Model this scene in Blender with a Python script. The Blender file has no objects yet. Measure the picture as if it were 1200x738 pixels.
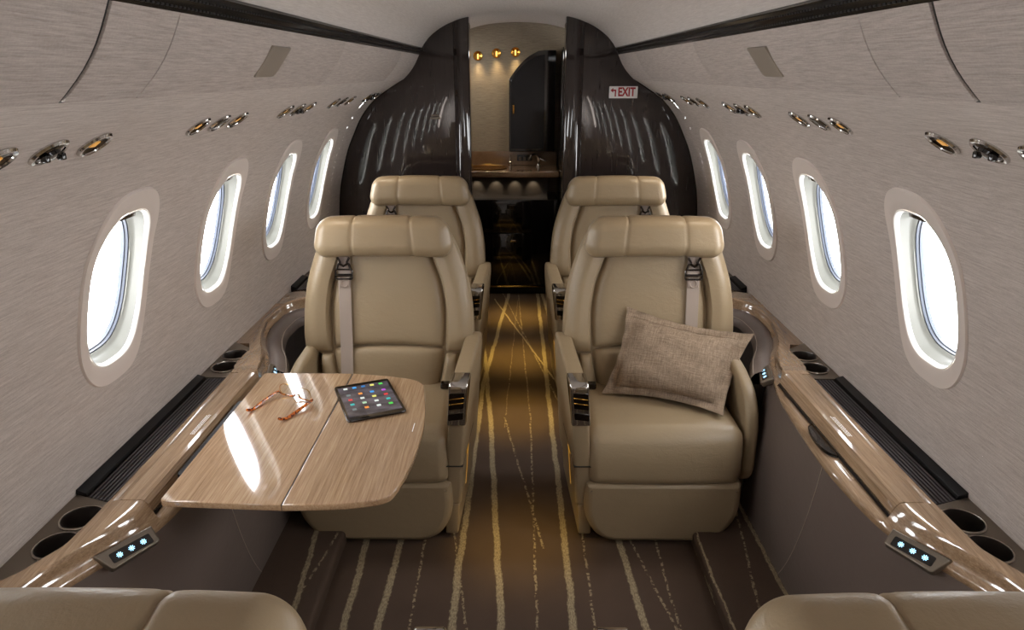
import bpy, bmesh, math, random
from mathutils import Vector, Matrix
random.seed(7)
PI = math.pi
SC = bpy.context.scene
COL = SC.collection
R = math.radians

# ------------------------------------------------------------------ materials
def lin(c):
    return tuple(((v/255/12.92) if v/255 <= .04045 else ((v/255+.055)/1.055)**2.4) for v in c) + (1.,)

class NT:
    def __init__(self, name):
        self.m = bpy.data.materials.new(name); self.m.use_nodes = True
        self.t = self.m.node_tree; self.n = self.t.nodes; self.l = self.t.links
        self.b = self.n['Principled BSDF']
        self.out = self.n['Material Output']
    def set(self, **k):
        for a, v in k.items():
            s = self.b.inputs[a.replace('_', ' ')]
            if hasattr(v, 'node'): self.l.new(v, s)
            else: s.default_value = v
    def obj(self):
        return self.n.new('ShaderNodeTexCoord').outputs['Object']
    def map(self, scale, rot=(0, 0, 0), src=None):
        m = self.n.new('ShaderNodeMapping'); m.inputs['Scale'].default_value = scale
        m.inputs['Rotation'].default_value = rot
        self.l.new(src or self.obj(), m.inputs['Vector']); return m.outputs[0]
    def noise(self, vec, scale=1, detail=4, rough=.55, dist=0):
        x = self.n.new('ShaderNodeTexNoise'); self.l.new(vec, x.inputs['Vector'])
        x.inputs['Scale'].default_value = scale; x.inputs['Detail'].default_value = detail
        x.inputs['Roughness'].default_value = rough; x.inputs['Distortion'].default_value = dist
        return x.outputs[0]
    def ramp(self, fac, stops):
        r = self.n.new('ShaderNodeValToRGB'); self.l.new(fac, r.inputs[0])
        e = r.color_ramp.elements
        while len(e) < len(stops): e.new(.5)
        for k, (p, c) in enumerate(stops): e[k].position = p; e[k].color = c
        return r.outputs[0]
    def math(self, op, a, b=None, clamp=False):
        x = self.n.new('ShaderNodeMath'); x.operation = op; x.use_clamp = clamp
        for i, v in enumerate((a, b)):
            if v is None: continue
            if hasattr(v, 'node'): self.l.new(v, x.inputs[i])
            else: x.inputs[i].default_value = v
        return x.outputs[0]
    def mix(self, f, a, b):
        x = self.n.new('ShaderNodeMix'); x.data_type = 'RGBA'
        for s, v in ((x.inputs['Factor'], f), (x.inputs[6], a), (x.inputs[7], b)):
            if hasattr(v, 'node'): self.l.new(v, s)
            else: s.default_value = v
        return x.outputs[2]
    def bump(self, h, strength=.2, dist=.002):
        x = self.n.new('ShaderNodeBump'); x.inputs['Strength'].default_value = strength
        x.inputs['Distance'].default_value = dist; self.l.new(h, x.inputs['Height'])
        self.l.new(x.outputs[0], self.b.inputs['Normal'])

def plain(name, col, rough=.5, metal=0, spec=.5, coat=0):
    t = NT(name); t.set(Base_Color=lin(col), Roughness=rough, Metallic=metal, Coat_Weight=coat)
    t.b.inputs['Specular IOR Level'].default_value = spec
    return t.m

def fabric_wall(name, c0, c1, axis='y', rough=.85):
    t = NT(name)
    sc = {'y': (300, 13, 330), 'x': (13, 300, 330)}[axis]
    a = t.noise(t.map(sc), 1.0, 5, .65)
    b = t.noise(t.map(tuple(v*3 for v in sc)), 1.0, 3, .6)
    c = t.noise(t.map((260, 260, 260)), 1.0, 2, .5)
    f = t.math('ADD', t.math('MULTIPLY', a, .55), t.math('ADD', t.math('MULTIPLY', b, .3), t.math('MULTIPLY', c, .15)))
    col = t.ramp(f, [(.38, lin(c0)), (.62, lin(c1))])
    t.set(Base_Color=col, Roughness=rough)
    t.b.inputs['Specular IOR Level'].default_value = .25
    t.bump(f, .25, .0012)
    return t.m

def leather(name, col, rough=.37, var=.10, wr=.3):
    t = NT(name)
    a = t.noise(t.map((7, 7, 7)), 1, 3)
    c0 = lin(col); c1 = tuple(v*(1-var) for v in c0[:3])+(1,)
    t.set(Base_Color=t.mix(a, c0, c1), Roughness=rough)
    t.b.inputs['Specular IOR Level'].default_value = .45
    h = t.noise(t.map((240, 240, 240)), 1, 3, .6)
    h2 = t.noise(t.map((16, 16, 34)), 1, 5, .62, .5)
    t.bump(t.math('ADD', t.math('MULTIPLY', h, .25), t.math('MULTIPLY', h2, 1.6)), wr, .004)
    return t.m

def wood(name, stops, rough=.12, coat=1.0):
    t = NT(name)
    a = t.noise(t.map((150, 5, 150)), 1, 6, .7, .2)
    b = t.noise(t.map((420, 14, 420)), 1, 4, .6)
    c = t.noise(t.map((18, 1.2, 18)), 1, 3, .5)
    f = t.math('ADD', t.math('MULTIPLY', a, .5), t.math('ADD', t.math('MULTIPLY', b, .28), t.math('MULTIPLY', c, .22)))
    t.set(Base_Color=t.ramp(f, [(p, lin(c)) for p, c in stops]), Roughness=rough, Coat_Weight=coat, Coat_Roughness=.012, Coat_IOR=1.65)
    return t.m

def emit(name, col, s):
    t = NT(name); t.set(Base_Color=(0, 0, 0, 1), Emission_Color=lin(col), Emission_Strength=s, Roughness=.3)
    return t.m

def glass(name, tint=(1, 1, 1, 1)):
    t = NT(name); t.n.remove(t.b)
    tr = t.n.new('ShaderNodeBsdfTransparent'); tr.inputs[0].default_value = tint
    gl = t.n.new('ShaderNodeBsdfGlossy'); gl.inputs['Roughness'].default_value = .02
    fr = t.n.new('ShaderNodeFresnel'); ge = t.n.new('ShaderNodeNewGeometry')
    t.l.new(t.math('ADD', t.math('MULTIPLY', ge.outputs['Backfacing'], 1/1.45-1.45), 1.45), fr.inputs[0])   # same reflectance on both faces of the pane
    mx = t.n.new('ShaderNodeMixShader')
    t.l.new(fr.outputs[0], mx.inputs[0]); t.l.new(tr.outputs[0], mx.inputs[1]); t.l.new(gl.outputs[0], mx.inputs[2])
    t.l.new(mx.outputs[0], t.out.inputs[0]); return t.m

M = {}
M['wall'] = fabric_wall('wall_fabric', (174, 163, 155), (209, 199, 192))
M['bin'] = fabric_wall('panel_fabric', (164, 153, 146), (198, 188, 181))
M['ceil'] = fabric_wall('ceiling_fabric', (198, 190, 184), (220, 213, 207))
M['galleywall'] = fabric_wall('galley_fabric', (118, 106, 90), (158, 145, 126), 'x')
M['trimring'] = plain('window_trim_plastic', (220, 209, 201), .55)
M['lip'] = plain('window_lip_plastic', (232, 230, 224), .35)
M['reveal'] = plain('window_reveal_plastic', (112, 112, 106), .3)
M['seal'] = plain('window_seal_rubber', (52, 60, 76), .35)
M['tan'] = leather('tan_leather', (157, 138, 110))
M['tan2'] = leather('tan_leather_arm', (152, 133, 105), .45)
M['dkleather'] = leather('dark_brown_leather', (108, 95, 88), .46, .12, .15)
M['recess_shade'] = leather('shadow_brown_leather', (52, 45, 42), .6, .1, .1)  # brown leather darkened to carry the shade inside the seat recess
M['stitch'] = plain('stitching_thread', (168, 155, 142), .8)
M['wood'] = wood('striped_veneer', [(.33, (120, 96, 73)), (.5, (158, 130, 102)), (.68, (190, 163, 134))])
M['tablewood'] = wood('table_veneer', [(.33, (132, 102, 74)), (.5, (170, 139, 108)), (.68, (200, 171, 138))], .08)
M['galleywood'] = wood('galley_veneer', [(.3, (90, 70, 52)), (.7, (140, 112, 86))], .2)
M['black'] = plain('gloss_black', (14, 12, 12), .06, 0, .5, .6)
M['blackmatte'] = plain('matte_black', (22, 21, 23), .45, 0, .3)
M['bulk'] = None
M['chrome'] = plain('chrome', (205, 203, 200), .1, 1)
M['bronze'] = plain('bronze_metal', (132, 122, 110), .36, .75)
M['ribm'] = plain('grille_rib_metal', (84, 80, 84), .36, .2)
M['cupin'] = plain('cup_inner_metal', (74, 68, 64), .28, .5)
M['cuprim'] = plain('cup_rim_metal', (176, 168, 158), .18, 1)
M['darkchrome'] = plain('dark_chrome', (80, 76, 74), .16, 1)
M['gold'] = plain('gold_reflector', (196, 150, 72), .2, 1)
M['web'] = plain('belt_webbing', (158, 143, 132), .75)
M['plaque'] = plain('plaque_plastic', (148, 138, 126), .4)
M['gap'] = plain('panel_gap_dark', (34, 31, 28), .7)
M['white'] = plain('white_print', (244, 242, 240), .5)
M['red'] = plain('red_print', (170, 28, 40), .5)
M['lamp'] = emit('lamp_filament', (255, 190, 84), 2.2)
M['glow'] = emit('reading_lamp_glow', (236, 168, 70), .42)
M['icon'] = emit('blue_icon', (150, 215, 255), 2.2)
M['amber'] = emit('amber_strip', (255, 180, 60), .25)
M['tort'] = None
M['glass'] = glass('window_glass')
M['lens'] = glass('spectacle_lens', (.93, .95, .95, 1))

def mk_bulk():
    t = NT('gloss_dark_veneer')
    a = t.noise(t.map((90, 90, 6)), 1, 4)
    t.set(Base_Color=t.ramp(a, [(.3, lin((44, 37, 35))), (.7, lin((50, 42, 40)))]), Roughness=.03, Coat_Weight=.5, Coat_Roughness=.01)
    return t.m
M['bulk'] = mk_bulk()
def mk_tort():
    t = NT('tortoiseshell')
    a = t.noise(t.map((160, 160, 160)), 1, 2)
    t.set(Base_Color=t.ramp(a, [(.42, lin((70, 25, 8))), (.52, lin((190, 92, 24))), (.7, lin((222, 130, 40)))]), Roughness=.12)
    return t.m
M['tort'] = mk_tort()
def mk_linen():
    t = NT('linen_weave')
    w = t.noise(t.map((420, 26, 40)), 1, 3, .6); w2 = t.noise(t.map((26, 420, 40)), 1, 3, .6)
    w3 = t.noise(t.map((500, 500, 500)), 1, 2, .6)
    f = t.math('ADD', t.math('MULTIPLY', w, .35), t.math('ADD', t.math('MULTIPLY', w2, .35), t.math('MULTIPLY', w3, .3)))
    t.set(Base_Color=t.ramp(f, [(.36, lin((100, 84, 70))), (.64, lin((170, 150, 129)))]), Roughness=.95)
    t.b.inputs['Specular IOR Level'].default_value = .1
    t.bump(f, .35, .0012); return t.m
M['linen'] = mk_linen()

def carpet(name, lines):
    """lines: (x0,y0,x1,y1, half width, strength, dashed, clip)"""
    t = NT(name)
    sep = t.n.new('ShaderNodeSeparateXYZ'); t.l.new(t.obj(), sep.inputs[0])
    x, y = sep.outputs[0], sep.outputs[1]
    wob = t.math('MULTIPLY', t.math('SUBTRACT', t.noise(t.map((3, 5, 3)), 1, 4, .7), .5), .022)
    fr = t.math('MULTIPLY', t.math('SUBTRACT', t.noise(t.map((110, 60, 90)), 1, 3, .7), .5), .014)
    xx = t.math('ADD', x, t.math('ADD', wob, fr))
    dash = t.math('GREATER_THAN', t.noise(t.map((60, 75, 60)), 1, 3, .6), .49)
    grain = t.ramp(t.noise(t.map((260, 90, 260)), 1, 3, .75), [(.36, (.08, .08, .08, 1)), (.62, (.62, .62, .62, 1))])
    tot = None
    for (x0, y0, x1, y1, w, s, d, clip) in lines:
        b = (x1-x0)/(y1-y0); a = x0-b*y0
        dist = t.math('ABSOLUTE', t.math('SUBTRACT', xx, t.math('ADD', t.math('MULTIPLY', y, b), a)))
        m = t.math('MULTIPLY', t.math('SUBTRACT', w, dist), 1/(w*.35+1e-6), True)
        m = t.math('MULTIPLY', m, s)
        if d: m = t.math('MULTIPLY', m, dash)
        if clip:
            m = t.math('MULTIPLY', m, t.math('MULTIPLY', t.math('GREATER_THAN', y, clip[0]), t.math('LESS_THAN', y, clip[1])))
        tot = m if tot is None else t.math('MAXIMUM', tot, m)
    tot = t.math('MULTIPLY', tot, t.math('ADD', grain, .18), True)
    pile = t.noise(t.map((420, 420, 420)), 1, 2, .7)
    blot = t.noise(t.map((4, 2.5, 4)), 1, 3, .6)
    base = t.mix(t.math('ADD', t.math('MULTIPLY', pile, .6), t.math('MULTIPLY', blot, .4)), lin((54, 43, 37)), lin((102, 85, 73)))
    t.set(Base_Color=t.mix(tot, base, lin((182, 166, 134))), Roughness=.95)
    t.b.inputs['Specular IOR Level'].default_value = .1
    t.bump(t.math('ADD', pile, t.math('MULTIPLY', tot, .8)), .5, .004)
    return t.m

# ------------------------------------------------------------------ mesh helper
class MB:
    def __init__(self): self.v = []; self.f = []; self.mi = []; self.cur = 0
    def add(self, vs, fs):
        o = len(self.v); self.v += [tuple(p) for p in vs]
        for f in fs: self.f.append([i+o for i in f]); self.mi.append(self.cur)
    def grid(self, pts, close_u=False, close_v=False):
        nu, nv = len(pts), len(pts[0]); vs = [p for r in pts for p in r]; fs = []
        for i in range(nu if close_u else nu-1):
            for j in range(nv if close_v else nv-1):
                a = i*nv+j; b = ((i+1) % nu)*nv+j; c = ((i+1) % nu)*nv+(j+1) % nv; d = i*nv+(j+1) % nv
                fs.append([a, b, c, d])
        self.add(vs, fs)
    def loft(self, rings, caps=True):
        self.grid(rings, False, True)
        if caps:
            for r in (rings[0][::-1], rings[-1]): self.add(r, [list(range(len(r)))])
    def box(self, c, h, r=0.0):
        if r <= 0:
            vs = [(c[0]+sx*h[0], c[1]+sy*h[1], c[2]+sz*h[2]) for sx in (-1, 1) for sy in (-1, 1) for sz in (-1, 1)]
            self.add(vs, [[0, 1, 3, 2], [4, 6, 7, 5], [0, 4, 5, 1], [2, 3, 7, 6], [0, 2, 6, 4], [1, 5, 7, 3]])
        else: self.rbox(c, h, r)
    def rbox(self, c, h, r, k=4, m=6, fn=None):
        def ax(hh):
            e = [-hh + r*(1-math.cos(PI/2*i/k)) if False else -hh + r*i/k for i in range(k)]
            mid = [-hh+r + (2*hh-2*r)*i/m for i in range(m+1)]
            return e+mid+[-q for q in e[::-1]]
        A = [ax(h[i]) for i in range(3)]
        def rnd(p):
            q = [max(-(h[i]-r), min(h[i]-r, p[i])) for i in range(3)]
            # spread the samples in the corner evenly by angle
            d = [p[i]-q[i] for i in range(3)]
            d = [math.copysign(math.tan(abs(x)/r*PI/4), x) if abs(x) > 1e-9 else 0 for x in d]
            n = math.sqrt(sum(x*x for x in d)) or 1
            p2 = [q[i]+r*d[i]/n for i in range(3)]
            if fn: p2 = fn(p2)
            return (c[0]+p2[0], c[1]+p2[1], c[2]+p2[2])
        for a in range(3):
            b, e = (a+1) % 3, (a+2) % 3
            for s in (-1, 1):
                g = []
                for u in A[b]:
                    row = []
                    for w in A[e]:
                        p = [0, 0, 0]; p[a] = s*h[a]; p[b] = u; p[e] = w
                        row.append(rnd(p))
                    g.append(row)
                self.grid(g)
    def prism(self, poly, a0, a1, r=0.0, axis='z', k=4):
        """extrude a 2d polygon along an axis, edges rounded by r. axis z: poly=(x,y); x: (y,z); y: (x,z)"""
        ar = sum(poly[i][0]*poly[(i+1) % len(poly)][1]-poly[(i+1) % len(poly)][0]*poly[i][1] for i in range(len(poly)))
        if ar < 0: poly = poly[::-1]
        n = len(poly); nr = []
        for i in range(n):
            p, q, s = poly[i-1], poly[i], poly[(i+1) % n]
            e1 = Vector((q[0]-p[0], q[1]-p[1])); e2 = Vector((s[0]-q[0], s[1]-q[1]))
            e1.normalize(); e2.normalize()
            n1 = Vector((-e1.y, e1.x)); n2 = Vector((-e2.y, e2.x)); m = n1+n2
            if m.length < 1e-6: m = n1.copy()
            m.normalize(); nr.append(m/max(.5, m.dot(n1)))
        def P(u, w, a): return {'z': (u, w, a), 'x': (a, u, w), 'y': (u, a, w)}[axis]
        rings = []
        def ring(ins, a): rings.append([P(poly[i][0]+nr[i].x*ins, poly[i][1]+nr[i].y*ins, a) for i in range(n)])
        if r > 0:
            for j in range(k+1):
                f = PI/2*j/k; ring(r*(1-math.sin(f)), a0+r*(1-math.cos(f)))
            for j in range(k+1):
                f = PI/2*(k-j)/k; ring(r*(1-math.sin(f)), a1-r*(1-math.cos(f)))
        else: ring(0, a0); ring(0, a1)
        self.loft(rings)
    def tube(self, path, r, n=8, caps=True, closed=False):
        pts = [Vector(p) for p in path]; N = len(pts); rings = []; up = None
        for i, p in enumerate(pts):
            if closed: t = pts[(i+1) % N]-pts[i-1]
            else: t = pts[min(i+1, N-1)]-pts[max(i-1, 0)]
            t.normalize()
            if up is None: up = t.orthogonal().normalized()
            up = (up-t*up.dot(t)); up.normalize(); s = t.cross(up)
            rr = r[i] if isinstance(r, (list, tuple)) else r
            rings.append([p+(up*math.cos(2*PI*k/n)+s*math.sin(2*PI*k/n))*rr for k in range(n)])
        if closed: self.grid(rings, True, True)
        else: self.loft(rings, caps)
    def lathe(self, prof, c, ax=(0, 0, 1), n=28):
        """prof: (radius, height) revolved about axis ax through c"""
        z = Vector(ax).normalized(); x = z.orthogonal().normalized(); y = z.cross(x); c = Vector(c)
        rings = [[c+z*h+(x*math.cos(2*PI*k/n)+y*math.sin(2*PI*k/n))*max(rr, 1e-5) for k in range(n)] for rr, h in prof]
        self.grid(rings, False, True)
    def xform(self, mat):
        self.v = [tuple(mat @ Vector(p)) for p in self.v]; return self
    def mirror(self):
        self.v = [(-p[0], p[1], p[2]) for p in self.v]; self.f = [f[::-1] for f in self.f]; return self
    def build(self, name, mats, parent=None, ang=38, normals=True, flat=False, world=False):
        if world and parent:
            o = Vector((0, 0, 0)); q = parent
            while q: o += q.location; q = q.parent
            self.v = [tuple(Vector(p)-o) for p in self.v]
        me = bpy.data.meshes.new(name); me.from_pydata(self.v, [], self.f)
        if not isinstance(mats, (list, tuple)): mats = [mats]
        for m in mats: me.materials.append(m)
        for i, p in enumerate(me.polygons): p.material_index = self.mi[i]
        bm = bmesh.new(); bm.from_mesh(me)
        bmesh.ops.remove_doubles(bm, verts=bm.verts, dist=2e-5)
        bmesh.ops.dissolve_degenerate(bm, edges=bm.edges, dist=1e-6)
        if normals: bmesh.ops.recalc_face_normals(bm, faces=bm.faces)
        bm.to_mesh(me); bm.free()
        if not flat: me.set_sharp_from_angle(angle=R(ang))
        for p in me.polygons: p.use_smooth = not flat and len(p.vertices) < 5
        o = bpy.data.objects.new(name, me); COL.objects.link(o)
        if parent: o.parent = parent
        return o

def tag(o, label, cat, group=None, kind=None):
    o['label'] = label; o['category'] = cat
    if group: o['group'] = group
    if kind: o['kind'] = kind
    return o
def thing(name, label, cat, loc=(0, 0, 0), group=None, kind=None):
    o = bpy.data.objects.new(name, None); COL.objects.link(o); o.location = loc; o.empty_display_size = .1
    return tag(o, label, cat, group, kind)
def copy_tree(o, parent=None):
    c = o.copy(); COL.objects.link(c)
    if parent: c.parent = parent
    for ch in list(o.children): copy_tree(ch, c)
    return c

def rpoly(pts, rad, seg=6):
    out = []; n = len(pts)
    for i, p in enumerate(pts):
        r = rad[i] if isinstance(rad, (list, tuple)) else rad
        a, b, c = Vector(pts[i-1]), Vector(p), Vector(pts[(i+1) % n])
        if r <= 0: out.append(tuple(b)); continue
        u = (a-b); w = (c-b); r = min(r, u.length*.49, w.length*.49); u.normalize(); w.normalize()
        for k in range(seg+1):
            t = k/seg; out.append(tuple((b+u*r)*(1-t)**2+b*2*t*(1-t)+(b+w*r)*t*t))
    return out
def curve(pts, n=8):
    """catmull-rom through points of any dimension"""
    P = [Vector(p) for p in pts]; P = [P[0]*2-P[1]]+P+[P[-1]*2-P[-2]]; out = []
    for i in range(1, len(P)-2):
        for k in range(n):
            t = k/n; a, b, c, d = P[i-1:i+3]
            out.append(.5*(2*b+(c-a)*t+(2*a-5*b+4*c-d)*t*t+(3*b-a-3*c+d)*t**3))
    out.append(P[-2]); return [tuple(p) for p in out]
def interp(tab, x):
    if x <= tab[0][0]: return tab[0][1]
    for (a, b), (c, d) in zip(tab, tab[1:]):
        if x <= c: return b+(d-b)*(x-a)/(c-a)
    return tab[-1][1]
def sm(tab, x):      # smooth (monotone hermite)
    n = len(tab)
    if x <= tab[0][0]: return tab[0][1]
    if x >= tab[-1][0]: return tab[-1][1]
    sl = [(tab[i+1][1]-tab[i][1])/(tab[i+1][0]-tab[i][0]) for i in range(n-1)]
    m = [sl[0]]+[0 if sl[i-1]*sl[i] <= 0 else 2*sl[i-1]*sl[i]/(sl[i-1]+sl[i]) for i in range(1, n-1)]+[sl[-1]]
    for i in range(n-1):
        if x <= tab[i+1][0]:
            h = tab[i+1][0]-tab[i][0]; t = (x-tab[i][0])/h
            return ((2*t**3-3*t*t+1)*tab[i][1]+(t**3-2*t*t+t)*h*m[i]+(-2*t**3+3*t*t)*tab[i+1][1]+(t**3-t*t)*h*m[i+1])

# ------------------------------------------------------------------ cabin section
WALL = [(.0, .99), (.40, 1.02), (.55, 1.034), (.70, 1.036), (.78, 1.03), (.90, 1.017), (1.0, .995), (1.14, .953), (1.23, .911),
        (1.30, .875), (1.36, .832), (1.414, .779), (1.46, .710), (1.51, .627)]
def XW(z): return sm(WALL, z)
def nrm(z, sx):          # inward normal of the wall at height z
    d = (XW(z+.01)-XW(z-.01))/.02
    n = Vector((-1, 0, d)); n.normalize(); return Vector((sx*n.x, 0, n.z))
Y0, YB, YG = -1.6, 3.9, 5.15
WY = [1.571+.5953*k for k in range(-5, 4)]; WZ = 1.0569; WA, WB = .149, .240
HA, HB = .127, .194
EXP = 2.9               # window hole half sizes
SIDES = ((-1, 'left'), (1, 'right'))

def sepoint(a, b, n, t):
    c, s = math.cos(t), math.sin(t)
    return a*math.copysign(abs(c)**(2/n), c), b*math.copysign(abs(s)**(2/n), s)

for sx, side in SIDES:
    mb = MB()
    zlo, zhi = .74, 1.37; hp = .5953/2; N = 64
    def P(y, z): return (sx*XW(z), y, z)
    for yc in WY:
        g = []
        for k in range(N):
            t = 2*PI*(k+.5)/N
            hy, hz = sepoint(HA, HB, EXP, t)
            c, s = math.cos(t), math.sin(t)
            # rectangle boundary along the same direction
            zz = (zhi-WZ) if s > 0 else (WZ-zlo)
            q = min(hp/abs(c) if abs(c) > 1e-6 else 9, zz/abs(s) if abs(s) > 1e-6 else 9)
            ry, rz = c*q, s*q
            g.append([P(yc+hy+(ry-hy)*f, WZ+hz+(rz-hz)*f) for f in (0, .2, .4, .6, .8, 1)])
        # corners of the rectangle
        mb.grid(g, True, False)
        for cy in (-1, 1):
            for z0 in (zlo, zhi):
                pass
    # rectangle corners: fill the four small triangles of each cell
        cor = [(hp, zhi-WZ), (-hp, zhi-WZ), (-hp, zlo-WZ), (hp, zlo-WZ)]
        for (cy, cz) in cor:
            best = sorted(range(N), key=lambda k: (g[k][-1][1]-yc-cy)**2+(g[k][-1][2]-WZ-cz)**2)[:2]
            mb.add([g[best[0]][-1], P(yc+cy, WZ+cz), g[best[1]][-1]], [[0, 1, 2]])
    ya, yb = WY[0]-hp, WY[-1]+hp
    for z0, z1, n in ((-.02, zlo, 20), (zhi, 1.51, 10)):
        mb.grid([[P(y, z0+(z1-z0)*j/n) for j in range(n+1)] for y in (ya, yb)])
    mb.grid([[P(y, -.02+1.53*j/44) for j in range(45)] for y in (yb, YG)])
    tag(mb.build('wall_'+side, M['wall'], normals=False, ang=60), 'pale taupe fabric-covered cabin side wall with oval windows, %s side' % side, 'wall', kind='structure')

    # windows
    for i, yc in enumerate(WY):
        if yc < -1.0: continue
        vis = yc > 1.2
        pos = {1.2: 0}
        idx = i-5
        ordn = ['nearest', 'second nearest', 'third nearest', 'farthest']
        lab = ('oval cabin window on the %s wall, %s of the four in view' % (side, ordn[idx])) if idx >= 0 else 'oval cabin window on the %s wall behind the camera' % side
        n = nrm(WZ, sx); up = Vector((0, 0, 1))-n*n.z; up.normalize(); yv = Vector((0, 1, 0))
        base = Vector((sx*XW(WZ), yc, WZ))
        w = thing('window_%d' % (i+1 + (0 if sx < 0 else 10)), lab, 'window', base, kind='structure')
        def onw(y, z): return Vector((sx*XW(WZ+z), yc+y, WZ+z))-base
        # trim ring follows the wall, standing 4 mm proud
        mb = MB(); rings = []
        for (f, out) in ((1.0, .0), (.985, .005), (.96, .0065), (.55, .0065), (.12, .0065), (.02, .003), (0, -.006)):
            ring = []
            for k in range(72):
                t = 2*PI*k/72; y0, z0 = sepoint(HA-.006, HB-.006, EXP, t); y1, z1 = sepoint(WA, WB, EXP, t)
                yy, zz = y0+(y1-y0)*f, z0+(z1-z0)*f
                ring.append(onw(yy, zz)+nrm(WZ+zz, sx)*out)
            rings.append(ring)
        mb.grid(rings, False, True); mb.build('trim_ring', M['trimring'], w)
        # the reveal runs outwards
        def ringat(a, b, dep, e=EXP):
            out = []
            for k in range(72):
                t = 2*PI*k/72; y0, z0 = sepoint(a, b, e, t)
                d0 = min(1, max(0, dep)/.03)
                p = onw(y0, z0)*(1-d0)+(yv*y0+up*z0)*d0
                out.append(p-n*dep)
            return out
        mb = MB(); mb.grid([ringat(HA-.004, HB-.004, -.005), ringat(HA-.006, HB-.006, -.006), ringat(HA-.009, HB-.009, -.003), ringat(HA-.010, HB-.010, .004)], False, True)
        mb.build('lip', M['lip'], w)
        mb = MB(); mb.grid([ringat(HA-.010, HB-.010, .004), ringat(HA-.0115, HB-.0115, .020), ringat(HA-.0125, HB-.0125, .026), ringat(HA-.0155, HB-.0155, .029), ringat(HA-.016, HB-.016, .034)], False, True)
        mb.build('reveal', M['reveal'], w)
        mb = MB(); mb.grid([ringat(HA-.0155, HB-.0155, .033), ringat(HA-.019, HB-.019, .0335), ringat(HA-.0195, HB-.0195, .040), ringat(HA-.022, HB-.022, .041), ringat(HA-.022, HB-.022, .050)], False, True)
        mb.build('seal', M['seal'], w)
        mb = MB(); rg = ringat(HA-.016, HB-.016, .042); rg2 = ringat(HA-.016, HB-.016, .045)
        mb.loft([rg, rg2]); mb.build('pane', M['glass'], w)
        # shade latch at the top of the reveal
        mb = MB(); pt = up*(HB-.015)-n*.008+yv*.02
        mb.rbox((0, 0, 0), (.012, .034, .006), .003, 2, 2)
        mt = Matrix((( n.x, 0, up.x, pt.x), (0, 1, 0, pt.y), (n.z, 0, up.z, pt.z), (0, 0, 0, 1)))
        mb.xform(mt); mb.build('shade_latch', M['darkchrome'], w)
        # daylight portal for the sky
        L = bpy.data.lights.new('window_portal', 'AREA'); L.shape = 'RECTANGLE'; L.size = .26; L.size_y = .44
        L.cycles.is_portal = True
        lo = bpy.data.objects.new('window_portal', L); COL.objects.link(lo)
        lo.location = base-n*.06; lo.rotation_euler = (n).to_track_quat('-Z', 'Y').to_euler()

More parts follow.
